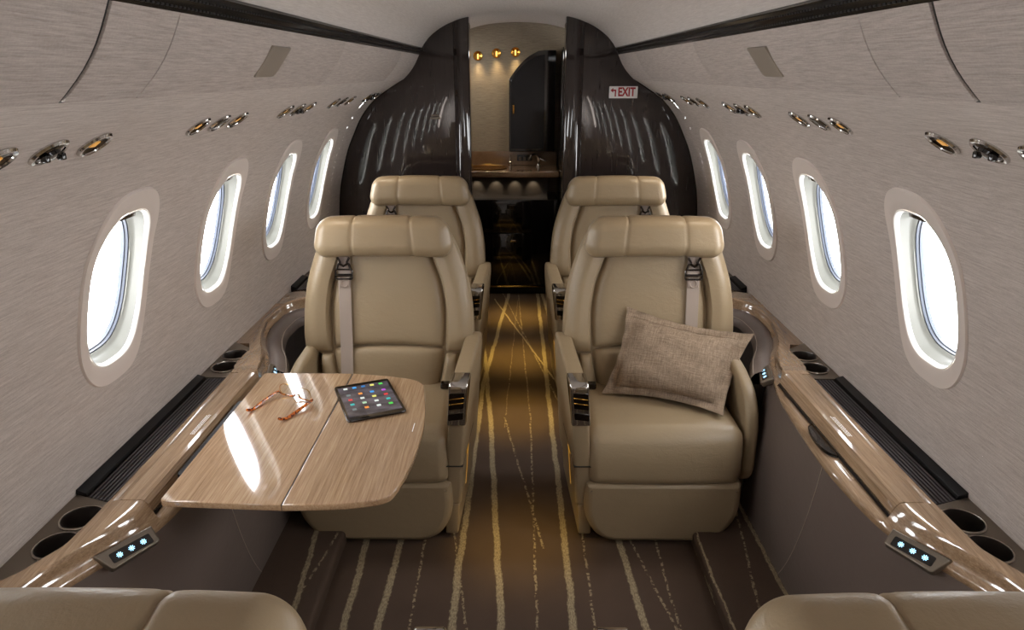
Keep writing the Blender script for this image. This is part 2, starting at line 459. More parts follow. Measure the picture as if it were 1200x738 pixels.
# overhead panels, valance strips, ceiling
BINLO, BINHI = (.627, 1.51), (.535, 1.637)
for sx, side in SIDES:
    gaps = [-1.6, .30, .955, 1.15, 2.24, 3.33, YG] if sx < 0 else [-1.6, .30, .985, 1.19, 2.27, 3.35, YG]
    names = ['behind the near dark gap', 'before the dark gap', 'narrow one just past the dark gap', 'long one with the plaque', 'long one past the plaque panel', 'short one meeting the dark bulkhead']
    for i in range(len(gaps)-1):
        w = .010 if gaps[i] in (.955, .985) else .002
        y0, y1 = gaps[i]+w/2+.0005, gaps[i+1]-(.005 if gaps[i+1] in (.955, .985) else .0015)
        prof = []
        for k in range(9):
            t = k/8; b = .010*math.sin(PI*t)
            x = BINLO[0]+(BINHI[0]-BINLO[0])*t-.004; z = BINLO[1]+(BINHI[1]-BINLO[1])*t
            prof.append((x+b*-.8, z-b*.55))
        back = [(BINHI[0]+.03, BINHI[1]+.01), (BINLO[0]+.02, BINLO[1]+.015)]
        mb = MB(); mb.prism([(sx*a, b) for a, b in prof+back], y0, y1, .0015, 'y', 2)
        tag(mb.build('overhead_panel', M['bin']), 'fabric-covered overhead panel on the %s side, %s' % (side, names[i]), 'panel')
    mb = MB(); mb.grid([[(sx*.668, y, 1.498), (sx*(BINLO[0]+.012), y, BINLO[1]+.010), (sx*(BINHI[0]+.022), y, BINHI[1]+.004)] for y in (Y0, YG)])
    tag(mb.build('trim_%d' % (1 if sx < 0 else 2), M['gap'], normals=False), 'dark backing seen in the gaps between %s overhead panels' % side, 'trim', kind='structure')
    yg = .9575 if sx < 0 else .9875
    q_ = [(BINLO[0]+(BINHI[0]-BINLO[0])*k/8-.004-.008*math.sin(PI*k/8)+.0035, BINLO[1]+(BINHI[1]-BINLO[1])*k/8-.0055*math.sin(PI*k/8)+.002) for k in range(9)]
    mb = MB(); mb.prism([(sx*a, b) for a, b in q_]+[(sx*(BINHI[0]+.012), BINHI[1]+.008), (sx*(BINLO[0]+.012), BINLO[1]+.008)], yg-.0072, yg+.0028, 0, 'y')  # dark strip added so the open joint reads as shade
    tag(mb.build('trim_%d' % (7 if sx < 0 else 8), M['gap']), 'dark rubber filler in the widest joint of the %s overhead panels' % side, 'trim', kind='structure')
    # dark valance strip
    v = thing('valance_strip', 'long glossy black perforated valance strip along the %s edge of the ceiling' % side, 'valance', (sx*.49, Y0, 1.66))
    off = Vector((-sx*.49, -Y0, -1.66))
    pr = [(.537, 1.641), (.5315, 1.636), (.523, 1.648), (.514, 1.664), (.515, 1.671), (.537, 1.668)]
    mb = MB(); mb.prism([(sx*a, b) for a, b in pr], Y0, YB, .002, 'y', 2); mb.v = [tuple(Vector(p)+off) for p in mb.v]
    mb.build('channel', plain('valance_gloss', (46, 42, 38), .14, .2), v)
    mb = MB()
    yy = .2
    while yy < 3.85:
        for (a, b) in ((.5265, 1.6430), (.5190, 1.6553)):
            mb.box((sx*a+off.x, yy+off.y, b+off.z), (.0016, .0040, .0016))
        yy += .014
    o = mb.build('perforation', M['blackmatte'], v, flat=True); o['kind'] = 'stuff'
    mb = MB(); mb.tube([(sx*.5135+off.x, y+off.y, 1.6655+off.z) for y in (Y0+.01, YB-.01)], .0022, 6); mb.build('edge_trim', M['darkchrome'], v)
CEIL = [(.522, 1.666), (.503, 1.690), (.475, 1.722), (.44, 1.75), (.40, 1.775), (.35, 1.797), (.25, 1.824), (.15, 1.838), (0, 1.845)]
pts = CEIL+[(-a, b) for a, b in CEIL[-2::-1]]
cv = curve(pts, 4)
mb = MB(); mb.grid([[(a, y, b+dz) for a, b in cv] for y, dz in ((Y0, 0), (YB, 0), (YB+.02, 0), (YG, .03))])
tag(mb.build('ceiling', M['ceil'], normals=False, ang=60), 'pale fabric-covered arched cabin ceiling', 'ceiling', kind='structure')
# front wall of the galley, rear wall behind the camera
mb = MB(); mb.grid([[(x, YG, z) for z in (0, 1.95)] for x in (-1.05, 1.05)])
tag(mb.build('wall_front', M['galleywall'], normals=False), 'woven olive-taupe fabric wall at the back of the galley', 'wall', kind='structure')
mb = MB(); mb.grid([[(x, Y0, z) for z in (0, 1.95)] for x in (-1.05, 1.05)])
tag(mb.build('wall_back', M['wall'], normals=False), 'cabin rear wall behind the camera', 'wall', kind='structure')

# plaques on the overhead panels
for sx, side in SIDES:
    yc = 1.66 if sx < 0 else 1.70
    d = Vector((BINHI[0]-BINLO[0], 0, BINHI[1]-BINLO[1])).normalized(); mid = Vector(((BINHI[0]+BINLO[0])/2-.013, yc, (BINHI[1]+BINLO[1])/2-.002))
    nn = Vector((-d.z, 0, d.x))
    mb = MB(); mb.prism(rpoly([(-.068, -.040), (.060, -.040), (.068, .040), (-.060, .040)], [.004, .02, .004, .004], 5), -.002, .003, .0012, 'z', 2)
    mt = Matrix(((0, d.x, nn.x, mid.x), (1, d.y, nn.y, mid.y), (0, d.z, nn.z, mid.z), (0, 0, 0, 1)))
    mb.xform(mt)
    if sx < 0: mb.mirror()
    tag(mb.build('sign_plaque', M['plaque']), 'blank taupe plaque set in the %s overhead panel' % side, 'plaque')

# ------------------------------------------------------------------ floor
TH, DT = .0130, .0046
LINES = [(-.181, 3.307, -.202, 1.583, TH, 1, 0, (0, 3.31)), (-.071, 4.721, -.181, 3.307, TH, 1, 0, (3.31, 6)),
    (-.130, 2.872, -.054, 1.584, TH, 1, 0, (0, 2.872)), (-.203, 3.786, -.130, 2.872, TH, .9, 0, (2.872, 3.8)),
    (.150, 4.722, .162, 1.586, TH, 1, 0, None), (-.061, 2.873, .086, 1.953, DT, .85, 1, (1.95, 2.9)),
    (.058, 2.873, .054, 1.585, DT, .85, 1, (0, 2.873)), (.010, 4.721, .058, 2.873, DT, .7, 1, (2.873, 6)),
    (-.163, 4.681, .208, 3.278, .006, 1, 0, (3.0, 4.7)), (-.061, 2.873, -.02, 4.029, .003, .6, 1, (2.8, 6)),
    (-.531, 1.949, -.519, 1.582, TH, 1, 0, None), (-.413, 1.95, -.419, 1.582, TH, 1, 0, None),
    (-.328, 1.959, -.326, 1.602, DT, .85, 1, None), (-.226, 2.011, -.161, 1.603, DT, .8, 1, (0, 2.2)),
    (.225, 1.999, .225, 1.606, DT, .85, 1, None), (.354, 1.954, .376, 1.587, TH, 1, 0, None),
    (.402, 1.941, .461, 1.607, DT, .85, 1, None), (.478, 1.955, .474, 1.607, DT, .85, 1, None)]
M['carpet'] = carpet('aisle_carpet', LINES)
M['carpetstepl'] = carpet('step_carpet_port', [(-.70, 1.995, -.661, 1.571, .010, 1, 0, None), (-.623, 1.926, -.661, 1.689, DT, .8, 1, None)])
M['carpetstepr'] = carpet('step_carpet_starboard', [(.782, 2.077, .714, 1.651, DT, .9, 1, None), (.806, 2.118, .808, 1.673, .008, 1, 0, None), (.608, 1, .608, 2, .004, .9, 0, None)])
mb = MB(); mb.grid([[(x, y, 0) for y in (Y0, YG)] for x in (-1.05, 1.05)])
tag(mb.build('floor', M['carpet'], normals=False), 'dark brown aisle carpet with pale wandering stripes', 'floor', kind='structure')
for sx, side, mt in ((-1, 'left', 'carpetstepl'), (1, 'right', 'carpetstepr')):
    mb = MB(); mb.prism(rpoly([(sx*.606, -.02), (sx*.597, .06), (sx*1.0, .06), (sx*1.0, -.02)], [0, .02, 0, 0], 6), Y0, YB, 0, 'y')
    tag(mb.build('baseboard_'+side, M[mt]), 'carpeted step along the foot of the %s side panel' % side, 'step', kind='structure')

# ------------------------------------------------------------------ side ledges
XIN = [(-1.6, .80), (-.2, .80), (.1, .86), (.3, .95), (.5, .985), (.8, .975), (.95, .950), (1.06, .914), (1.14, .874),
       (1.21, .834), (1.27, .812), (1.33, .800), (1.41, .791), (1.53, .785), (1.59, .787), (1.725, .795), (1.926, .812), (2.04, .832),
       (2.231, .885), (2.353, .938), (2.44, .966), (2.563, .986), (2.666, .982), (2.752, .950), (2.798, .885), (2.83, .82), (2.90, .80),
       (3.0, .81), (3.1, .835), (3.231, .885), (3.353, .938), (3.44, .966), (3.563, .986), (3.9, .986)]
def xin(y): return sm(XIN, y)
XO = [(-1.6, 1.02), (.98, 1.02), (1.04, .985), (1.10, .93), (1.14, .914), (1.28, .904), (2.0, .904), (2.06, .922), (2.25, .940), (2.9, .904), (3.15, .91), (3.5, 1.02)]
RID = [(-1.6, .620), (.70, .620), (1.0, .634), (1.20, .645), (1.29, .6475), (1.99, .648), (2.06, .640), (2.3, .622), (2.7, .621), (2.92, .646), (3.12, .646), (3.2, .62)]
XRT = [(-1.6, .87), (0, .93), (.3, .985), (.6, 1.0), (.9, .985), (1.06, .938), (1.15, .890), (1.22, .860), (1.29, .845), (1.99, .845), (2.06, .860), (2.2, .905), (2.35, .960), (2.5, .992), (2.66, .998), (2.75, .972), (2.80, .905), (2.84, .850), (2.9, .843), (3.1, .852), (3.23, .905), (3.35, .96), (3.5, .995), (3.9, 1.0)]
LIDS = [(1.293, 1.982), (2.925, 3.12)]
PLATES = [(1.03, 2.30), (2.905, 3.40)]
def wring(sx, y, lid, plate):
    xi, xo, zr = xin(y), sm(XO, y), sm(RID, y)
    xr = max(xi+.014, sm(XRT, y)); xo = max(xo, xr+.022)
    if lid:
        xs = .826
        p = [(xi+.006, .572), (xi, .584), (xi+.004, .597), (xi+.012, .602), (xs-.004, .606), (xs, .606), (xs+.01, .606), (xo-.012, .606), (xo-.008, .606), (xo-.0079, .644), (xo-.006, .646), (xo+.017, .646), (xo+.019, .643)]
    else:
        p = [(xi+.006, .572), (xi, .584), (xi+.004, .597), (xi+.012, .603)]
        for f, g in ((.35, .45), (.62, .74), (.85, .94)):
            p.append((xi+.012+(xr-xi-.012)*f, .603+(zr-.603)*g))
        e = xo+.018 if plate else xo
        p += [(xr, zr), (xr+.01, zr+.0008), (xr+.02 if xr+.02 < e-.01 else (xr+e)/2, zr+.001), (e-.006, zr), (e-.002, zr), (e, zr-.003)]
    e = p[-1][0]
    p += [(e+.0005, .60), (e+.001, .54)] if plate else [(1.0365, zr-.003 if zr < .625 else .618), (1.0375, .60)]
    return [(sx*a, y, b) for a, b in p]
def ledge_ranges():
    ev = sorted({-1.6, 3.9, *[v for p in LIDS+PLATES for v in p]})
    for a, b in zip(ev, ev[1:]):
        m = (a+b)/2
        yield a, b, any(p[0] < m < p[1] for p in LIDS), any(p[0] < m < p[1] for p in PLATES)

def plate_mesh(poly, holes, z0, z1):
    bm = bmesh.new(); ed = []
    def loop(pts):
        vs = [bm.verts.new((p[0], p[1], z1)) for p in pts]
        ed.extend(bm.edges.new((vs[i], vs[(i+1) % len(vs)])) for i in range(len(vs)))
    loop(poly)
    for (cx, cy, r) in holes: loop([(cx+r*math.cos(2*PI*k/32), cy+r*math.sin(2*PI*k/32)) for k in range(32)])
    bmesh.ops.triangle_fill(bm, use_beauty=True, use_dissolve=False, edges=ed, normal=(0, 0, 1))
    bm.verts.index_update(); bm.verts.ensure_lookup_table()
    mb = MB(); mb.add([tuple(v.co) for v in bm.verts], [[v.index for v in f.verts] for f in bm.faces]); bm.free()
    mb.grid([[(p[0], p[1], z1) for p in poly], [(p[0], p[1], z0) for p in poly]], False, True)
    return mb

def frame_mat(o, u, w):
    u = Vector(u).normalized(); w = Vector(w); w = (w-u*w.dot(u)).normalized(); n = u.cross(w)
    return Matrix(((u.x, w.x, n.x, o[0]), (u.y, w.y, n.y, o[1]), (u.z, w.z, n.z, o[2]), (0, 0, 0, 1)))

for sx, side in SIDES:
    lt = thing('side_ledge', 'long glossy striped wood ledge under the %s windows' % side, 'ledge', (sx*.93, .95, .54))
    mb = MB(); rings = []
    for a, b, lid, pl in ledge_ranges():
        n = max(2, int((b-a)/.012))
        rings += [wring(sx, a+(b-a)*k/n + (1e-5 if k == 0 else -1e-5 if k == n else 0), lid, pl) for k in range(n+1)]
    mb.grid(rings); mb.build('wood_top', M['wood'], lt, world=True, ang=50)
    for (a, b) in LIDS:
        big = a < 2
        mb = MB(); pr = [(.829, .6135), (.827, .620), (.834, .637), (.843, .6475), (.852, .6495), (.8935, .6495), (.8935, .6135)]
        mb.prism([(sx*p, q) for p, q in pr], a+.0015, b-.0015, .0012, 'y', 2)
        ld = mb.build('table_lid', M['wood'], lt, world=True, flat=True)
        mb = MB(); mb.box((sx*.836, (a+b)/2, .6098), (.010, (b-a)/2-.004, .0035)); mb.build('slot', M['blackmatte'], lt, world=True)
        if big:
            # tiny illegible placard lines on the lid
            mb = MB()
            for r_ in range(3):
                y = 1.585; xx = .861+r_*.0045
                while y < 1.69:
                    l = random.uniform(.004, .010); mb.box((sx*xx, y+l/2, .6497), (.0011, l/2*.8, .0003)); y += l+.001
            mb.build('placard_text', M['white'], ld, world=True, flat=True)
            # crescent pull
            if sx > 0:
                mb = MB(); P_ = curve([(.826, 1.718), (.808, 1.70), (.798, 1.655), (.797, 1.60), (.806, 1.565), (.822, 1.548)], 5)
                mb.prism([(sx*p, q) for p, q in P_]+[(sx*.838, 1.56), (sx*.838, 1.70)], .604, .613, .002, 'z', 2)
                hd = mb.build('pull_handle', M['black'], lt, world=True)
                mb = MB(); mb.tube([(sx*p, q, .613) for p, q in P_], .0018, 6); mb.build('rim', M['darkchrome'], hd, world=True)
    # grilles with ribs along the cabin
    for (a, b) in ((1.318, 1.998), (2.925, 3.14)):
        mb = MB(); xi0 = .9235
        mb.prism([(sx*xi0, a-.004), (sx*1.036, a+.034), (sx*1.036, b), (sx*xi0, b+.004)], .575, .617, 0, 'z')
        g = mb.build('air_grille', M['blackmatte'], lt, world=True)
        mb = MB()
        for k in range(8):
            x = .931+k*.0098
            mb.prism([(sx*(x-.0034), .616), (sx*(x-.0022), .6205), (sx*(x+.0022), .6205), (sx*(x+.0034), .616)], a+.003+(x-.92)*.3, b-.002, 0, 'y')
        o = mb.build('rib', M['ribm'], g, world=True); o['kind'] = 'stuff'
        mb = MB(); mb.prism([(sx*1.008, .616), (sx*1.012, .626), (sx*1.034, .634), (sx*1.036, .616)], a+.034, b, .001, 'y', 2); mb.build('border', M['blackmatte'], g, world=True)
    for poly, cups in (([(.9235, 1.315), (1.0365, 1.354), (1.0365, 1.035), (1.004, 1.05), (.952, 1.085), (.933, 1.12), (.9235, 1.25)], [(.968, 1.262), (.964, 1.168)]),
                       ([(.9235, 2.002), (1.0365, 2.002), (1.0365, 2.31), (.9585, 2.25), (.941, 2.06)], [(.986, 2.182), (.979, 2.078)]),
                       ([(.9235, 3.144), (1.0365, 3.144), (1.0365, 3.39), (.95, 3.33)], [(.981, 3.20), (.989, 3.30)])):
        rc = .0415
        mb = plate_mesh([(sx*p, q) for p, q in poly], [(sx*p, q, rc) for p, q in cups], .585, .6215)
        pl = mb.build('cup_plate', M['bronze'], lt, world=True)
        for (p, q) in cups:
            mb = MB(); mb.lathe([(rc+.0012, .6205), (rc+.0035, .6225), (rc+.003, .6255), (rc-.001, .6265), (rc-.0025, .622), (rc-.003, .60), (rc-.004, .548), (rc-.009, .546), (0, .546)], (sx*p, q, 0))
            ch = mb.build('cup_holder', M['cupin'], pl, world=True)
            mb = MB(); mb.tube([(sx*p+(rc+.001)*math.cos(2*PI*k/40), q+(rc+.001)*math.sin(2*PI*k/40), .6245) for k in range(40)], .0026, 8, closed=True); mb.build('rim', M['cuprim'], ch, world=True)
    # small touch panels under the wood edge
    for (o, u, L_) in (((.846, 1.200, .604), (.064, -.096, 0), .9), ((.848, 2.10, .594), (-.055, -.24, 0), .9)):
        w = Vector((-.78, .78*u[0]/u[1] if abs(u[1]) > 0 else 0, -.62))
        w = Vector((-abs(u[1]), -abs(u[0]) if u[0] > 0 else abs(u[0]), 0)).normalized()*.80+Vector((0, 0, -.60))
        mtx = frame_mat(o, u, w)
        hw = .068*L_
        mb = MB(); mb.prism(rpoly([(-hw, -.004), (hw, -.004), (hw*.72, .042), (-hw*.98, .036)], [.002, .002, .006, .006], 4), -.010, .010, .003, 'z', 3)
        mb.xform(mtx)
        if sx < 0: mb.mirror()
        cp = mb.build('control_panel', M['bronze'], lt, world=True)
        zf = .010 if mtx.to_3x3().col[2].z > 0 else -.010
        sg = 1 if zf > 0 else -1
        mb = MB(); mb.prism(rpoly([(-hw*.78, .009), (hw*.62, .009), (hw*.62, .032), (-hw*.78, .032)], .004, 4), zf-.0005, zf+sg*.0008, 0, 'z'); mb.xform(mtx)
        if sx < 0: mb.mirror()
        scn = mb.build('touch_screen', M['black'], cp, world=True)
        for k in range(3):
            mb = MB(); cx = -hw*.08+(k-1)*.028*L_
            for j in range(8):
                an = j*PI/4; c, s = math.cos(an), math.sin(an)
                q = [(cx+c*.0030-s*.0010, .0205+s*.0030+c*.0010), (cx+c*.0030+s*.0010, .0205+s*.0030-c*.0010), (cx+c*.0062+s*.0007, .0205+s*.0062-c*.0007), (cx+c*.0062-s*.0007, .0205+s*.0062+c*.0007)]
                mb.prism(q, zf+sg*.0006, zf+sg*.0012, 0, 'z')
            mb.prism([(cx+.0022*math.cos(PI*j/5), .0205+.0022*math.sin(PI*j/5)) for j in range(10)], zf+sg*.0006, zf+sg*.0012, 0, 'z')
            mb.xform(mtx)
            if sx < 0: mb.mirror()
            mb.build('sun_icon', M['icon'], scn, world=True, flat=True)

    # leather side panel below the ledge, with the seat recess
    sp = thing('lower_sidewall', 'dark brown stitched leather lining below the %s ledge' % side, 'lower sidewall', (sx*.85, .95, .06))
    def px(y, f):        # f 0 top .. 1 bottom
        return xin(y)+.002+(.815-xin(y)-.002)*f**1.2 - .012*math.sin(PI*f)
    for (a, b) in ((-1.55, 2.14), (2.835, 3.12)):
        mb = MB(); n = int((b-a)/.03)
        mb.grid([[(sx*px(a+(b-a)*i/n, j/14), a+(b-a)*i/n, .586+(.055-.586)*j/14) for j in range(15)] for i in range(n+1)])
        mb.build('panel', M['dkleather'], sp, normals=False, world=True, ang=60)
    for (a, b) in ((2.12, 2.835), (3.10, 3.89)):
        C = [Vector((xin(a+(b-a)*k/60), a+(b-a)*k/60)) for k in range(61)]
        if a < 3:     # even spacing round the far bend
            C = [Vector(p) for p in curve([tuple(c) for c in C], 1)]
        nn = []
        for i in range(61):
            t = C[min(i+1, 60)]-C[max(i-1, 0)]; q = Vector((-t.y, t.x)); q.normalize(); nn.append(q)
        for _ in range(3): nn = [(nn[max(i-1, 0)]+nn[i]+nn[min(i+1, 60)]).normalized() for i in range(61)]
        mb = MB(); g = []; g2 = []
        for i in range(61):
            row = []
            for (d, z) in ((-.002, .588), (.004, .594), (.028, .590), (.048, .579), (.058, .564), (.061, .548), (.0605, .54)):
                q = C[i]+nn[i]*d; row.append((sx*q.x, q.y, z))
            g.append(row)
            q = C[i]+nn[i]*.0605; q2 = C[i]+nn[i]*.035
            g2.append([(sx*q.x, q.y, .54), (sx*q2.x, q2.y, .50), (sx*q2.x, q2.y, .3), (sx*q2.x, q2.y, .055)])
        e = a+.012
        if a < 3: g2.insert(0, [(sx*(px(e, f)-.001), e, .586+(.055-.586)*f) for f in (.09, .16, .54, 1)])
        mb.grid(g); mb.build('recess_rim', M['dkleather'], sp, normals=False, world=True, ang=60)
        mb = MB(); mb.grid(g2); mb.build('recess_wall', M['recess_shade'], sp, normals=False, world=True, ang=60)
        mb = MB(); mb.tube([(sx*(C[i]+nn[i]*.052).x, (C[i]+nn[i]*.052).y, .5752) for i in range(61)], .0011, 5); mb.build('seam', M['stitch'], sp, world=True)
    # long curved seam
    mb = MB(); st = []
    for k in range(21):
        f = k/20; y = 1.545+.03*f+.20*f*f*.9; st.append((sx*(px(y, f)-.0012), y, .584+(.062-.584)*f))
    mb.tube(st, .0011, 5); mb.build('seam', M['stitch'], sp, world=True)

# ------------------------------------------------------------------ seats
TA = R(11.3); ZB, YBK = .38, .375
UPV = Vector((0, math.sin(TA), math.cos(TA))); NV = Vector((0, -math.cos(TA), math.sin(TA)))
def bk(x, z, n):
    """point on the back at height z, n in front of its plane"""
    p = Vector((x, YBK, ZB))+UPV*((z-ZB)/math.cos(TA))+NV*n
    return (p.x, p.y, p.z)
WB_ = [(.38, .243), (.50, .250), (.545, .262), (.565, .306), (.62, .313), (.70, .310), (.80, .297), (.90, .268), (.98, .236), (1.03, .205)]
XS = [(.36, .17), (.45, .19), (.55, .208), (.70, .215), (.80, .202), (.90, .168), (1.0, .13)]

def build_seat(s, tag_label, wrld, rot=0):
    root = thing('cabin_seat', tag_label, 'seat', wrld, 'tan leather cabin seats'); root.rotation_euler = (0, 0, rot)
    def done(mb, name, mat, par=None, **k):
        if s < 0: mb.mirror()
        return mb.build(name, mat, par or root, **k)
    # seat cushion with crowned top and rolled front edge
    def crown(p):
        x, y, z = p
        if z > 0: z += .014*(1-(x/.27)**2)*(1-((y)/.24)**2)-.0
        if y < -.05 and z > -.02: y += .035*((z+.02)/.12)**2*((-.05-y)/.165)
        return [x, y-.010*(1-(x/.27)**2) if y < 0 else y, z]
    mb = MB(); mb.rbox((.004, .205, .338), (.262, .215, .102), .046, 6, 10, crown); done(mb, 'seat_cushion', M['tan'])
    # leg rest panel
    poly = rpoly([(-.258, .250), (.266, .250), (.272, .12), (.200, .008), (-.200, .008), (-.264, .12)], [.012, .012, .10, .08, .08, .10], 8)
    mb = MB(); mb.prism(poly, -.012, .20, .026, 'y', 6); mb.v = [(p[0], p[1]+(.02*((.14-p[2])/.13)**2 if p[2] < .14 else 0)-.012*(1-(p[0]/.27)**2)*(p[1] < .03), p[2]) for p in mb.v]; done(mb, 'leg_rest', M['tan'])
    mb = MB(); mb.prism(rpoly([(-.20, .005), (.20, .005), (.20, .05), (-.20, .05)], .01, 3), .08, .44, .01, 'y', 2); mb.prism(rpoly([(-.22, .05), (.24, .05), (.24, .28), (-.22, .28)], .02, 3), .19, .42, .01, 'y', 2); done(mb, 'base', M['blackmatte'])
    # back shell
    mb = MB(); rings = []
    zs = [.30, .38, .45, .5, .54, .556, .565, .60, .66, .72, .78, .84, .90, .95, .98, 1.005, 1.022, 1.032, 1.036]
    for z in zs:
        w = sm(WB_, z)-.006; k = max(0, (z-.98)/.056); fr = .012-.035*k*k; ba = -.10+.035*k*k
        if k > 0: w *= (1-.35*k**3)
        ring = [bk(a, z, b) for a, b in rpoly([(-w, ba), (w, ba), (w, fr), (-w, fr)], [.05, .05, .03, .03], 6)]
        rings.append(ring)
    mb.loft(rings); bs = done(mb, 'backrest', M['tan2'])
    def pad(xl, xr, z0, z1, n0, h, pu=(5, 5), arch=0, nu=22, nv=26, tilt=0):
        mb = MB(); g = []
        for i in range(nv+1):
            v = .5-.5*math.cos(PI*i/nv); row = []
            for j in range(nu+1):
                u = .5-.5*math.cos(PI*j/nu)
                zz0 = z0+arch*(1-(2*u-1)**2) if arch and z0 > .5 else z0
                zz1 = z1+arch*(1-(2*u-1)**2) if arch and z1 < .62 else z1
                z = zz0+(zz1-zz0)*v
                x = xl(z)+(xr(z)-xl(z))*u
                fu = max(0, 1-abs(2*u-1)**pu[0])**.5; fv = max(0, 1-abs(2*v-1)**pu[1])**.5
                n = n0-.014+(h+.014)*fu*fv + tilt*(u-.5)
                row.append(bk(x, z, n))
            g.append(row)
        mb.grid(g); return mb
    xs = lambda z: sm(XS, z)
    done(pad(lambda z: -xs(z)+.0006, lambda z: xs(z)-.0006, .5715, .955, .012, .026, (9, 22), .012), 'centre_panel', M['tan'], bs, normals=False)
    done(pad(lambda z: -xs(z)+.0006, lambda z: xs(z)-.0006, .36, .5705, .012, .032, (8, 14), .012), 'lumbar_panel', M['tan'], bs, normals=False)
    for q in (-1, 1):
        a, b = (lambda z: q*(xs(z)+.0006)), (lambda z: q*sm(WB_, z))
        if q < 0: a, b = b, a
        # side bolster wraps round the edge of the shell
        mb = MB(); g = []
        for i in range(31):
            v = i/30; vz = .5-.5*math.cos(PI*v); z = .553+(1.0-.553)*vz; row = []
            for j in range(29):
                u = j/28
                fv = max(0, 1-abs(2*vz-1)**8)**.5
                x0, x1 = xs(z)+.0006, max(sm(WB_, max(z, .6)), xs(z)+.03)
                if u < .62:
                    t = u/.62; x = x0+(x1-x0)*(.5-.5*math.cos(PI*min(1, t*.97)))
                    tt = (x-x0)/(x1-x0); n = .002+.044*min(1, tt*9)**.45+.010*min(1, tt*2.2)
                    n = n-.028*max(0, (tt-.45)/.55)**2.4
                else:
                    t = (u-.62)/.38; an = t*PI/2
                    x = x1+.004*math.sin(PI*t); n = .026-.105*t
                n = n*fv-.006*(1-fv)
                row.append(bk(q*x, z, n))
            g.append(row)
        mb.grid(g); done(mb, 'side_bolster', M['tan'], bs, normals=False, ang=50)
        mb = pad((lambda z: xs(z)+.0006) if q > 0 else (lambda z: -.256), (lambda z: .256) if q > 0 else (lambda z: -xs(z)-.0006), .36, .553, .008, .038, (4, 8), 0, 12, 20)
        done(mb, 'lower_bolster', M['tan'], bs, normals=False)
    # headrest roll
    def hr(p):
        x, y, z = p
        g = 1-.055*(math.exp(-((x-.108)/.004)**2)+math.exp(-((x+.108)/.004)**2))-.014*(math.exp(-((x-.108)/.018)**2)+math.exp(-((x+.108)/.018)**2))-.008*math.exp(-((x-.095)/.004)**2)-.008*math.exp(-((x+.095)/.004)**2)
        y *= g*(1-.05*(x/.24)**2); z *= g
        z += .006*(1-(x/.24)**2)
        x *= 1-.075*max(0, (z+.02)/.09)
        return [x, y, z]
    cc = bk(0, .977, .052)
    mb = MB(); mb.rbox((.004, 0, 0), (.248, .062, .0725), .047, 7, 60, hr)
    ca, sa = math.cos(TA*.5), math.sin(TA*.5)
    mb.v = [(p[0], cc[1]+p[1]*ca+p[2]*sa, cc[2]-p[1]*sa+p[2]*ca) for p in mb.v]
    done(mb, 'headrest', M['tan'], ang=60)
    # inboard armrest (towards the aisle)
    def shear(v): return [(p[0]+.07*(.6-p[2])-.055*(p[1]-.0), p[1], p[2]) for p in v]
    prof = rpoly([(.016, .150), (.004, .30), (-.004, .46), (-.002, .612), (.44, .632), (.50, .58), (.50, .14)], [.01, .01, .02, .022, .05, .05, .02], 6)
    mb = MB(); mb.prism(prof, -.319, -.263, .012, 'x', 4); mb.v = shear(mb.v); ar = done(mb, 'armrest', M['tan2'])
    mb = MB(); mb.prism(rpoly([(.030, .020), (.020, .148), (.47, .138), (.47, .02)], .008, 3), -.312, -.268, .006, 'x', 3); mb.v = shear(mb.v); done(mb, 'skirt', M['tan2'], ar)
    mb = MB(); mb.prism([(.0, .309), (.0, .312), (.30, .314), (.30, .311)], -.3196, -.2624, 0, 'x'); mb.v = shear(mb.v); done(mb, 'seam', M['gap'], ar)
    mb = MB(); mb.prism(rpoly([(-.012, .468), (-.010, .618), (.075, .622), (.075, .60), (.03, .59), (.012, .468)], [.008, .02, .006, .004, .02, .004], 5), -.322, -.260, .007, 'x', 3); mb.v = shear(mb.v); ac = done(mb, 'arm_control', M['chrome'], ar)
    for args in (([(-.312, .533), (-.264, .527), (-.264, .585), (-.312, .588)], -.0125, -.008, 'y'),
                 ([(-.312, .494), (-.264, .488), (-.264, .512), (-.312, .518)], -.0135, -.008, 'y'),
                 ):
        mb = MB(); mb.prism(rpoly(args[0], .004, 3), args[1], args[2], .0006, args[3], 1)
        mb.v = shear(mb.v); done(mb, 'inset', M['darkchrome'], ac)
    mb = MB()
    for z0 in (.570, .552): mb.tube([(-.311, -.0132, z0+.001), (-.265, -.0132, z0-.006)], .0016, 6)
    mb.v = shear(mb.v); done(mb, 'stripe', M['gold'], ac)
    mb = MB(); mb.prism(rpoly([(.10, .30), (.16, .30), (.16, .306), (.10, .306)], .002, 2), -.3205, -.317, 0, 'x')
    mb.prism([(.130, .16), (.135, .16), (.150, .30), (.145, .30)], -.3205, -.317, 0, 'x'); mb.v = shear(mb.v); done(mb, 'courtesy_light', M['amber'], ar)
    # outboard armrest, lower with a round nose
    prof = rpoly([(.060, .22), (.028, .27), (.030, .45), (.085, .540), (.22, .582), (.44, .590), (.47, .22)], [.03, .05, .06, .06, .08, .03, .02], 7)
    mb = MB(); mb.prism(prof, .270, .314, .016, 'x', 5); done(mb, 'armrest', M['tan2'])
    # shoulder belt with its fitting
    bx = .152
    mb = MB(); g = []
    for k in range(25):
        z = .915-.50*k/24; n = .0475 if z > .58 else .0475+.004*math.sin(PI*(.58-z)/.2)
        g.append([bk(bx+dx, z, n+dn) for dx, dn in ((-.023, 0), (-.0215, .0016), (.0215, .0016), (.023, 0), (.0215, -.0016), (-.0215, -.0016))])
    mb.loft(g); sb = done(mb, 'shoulder_belt', M['web'])
    mb = MB()
    path = [bk(bx+a, .848+b, .054) for a, b in rpoly([(-.030, -.020), (.030, -.020), (.030, .014), (-.030, .014)], .006, 3)]
    mb.tube(path, .0035, 6, closed=True)
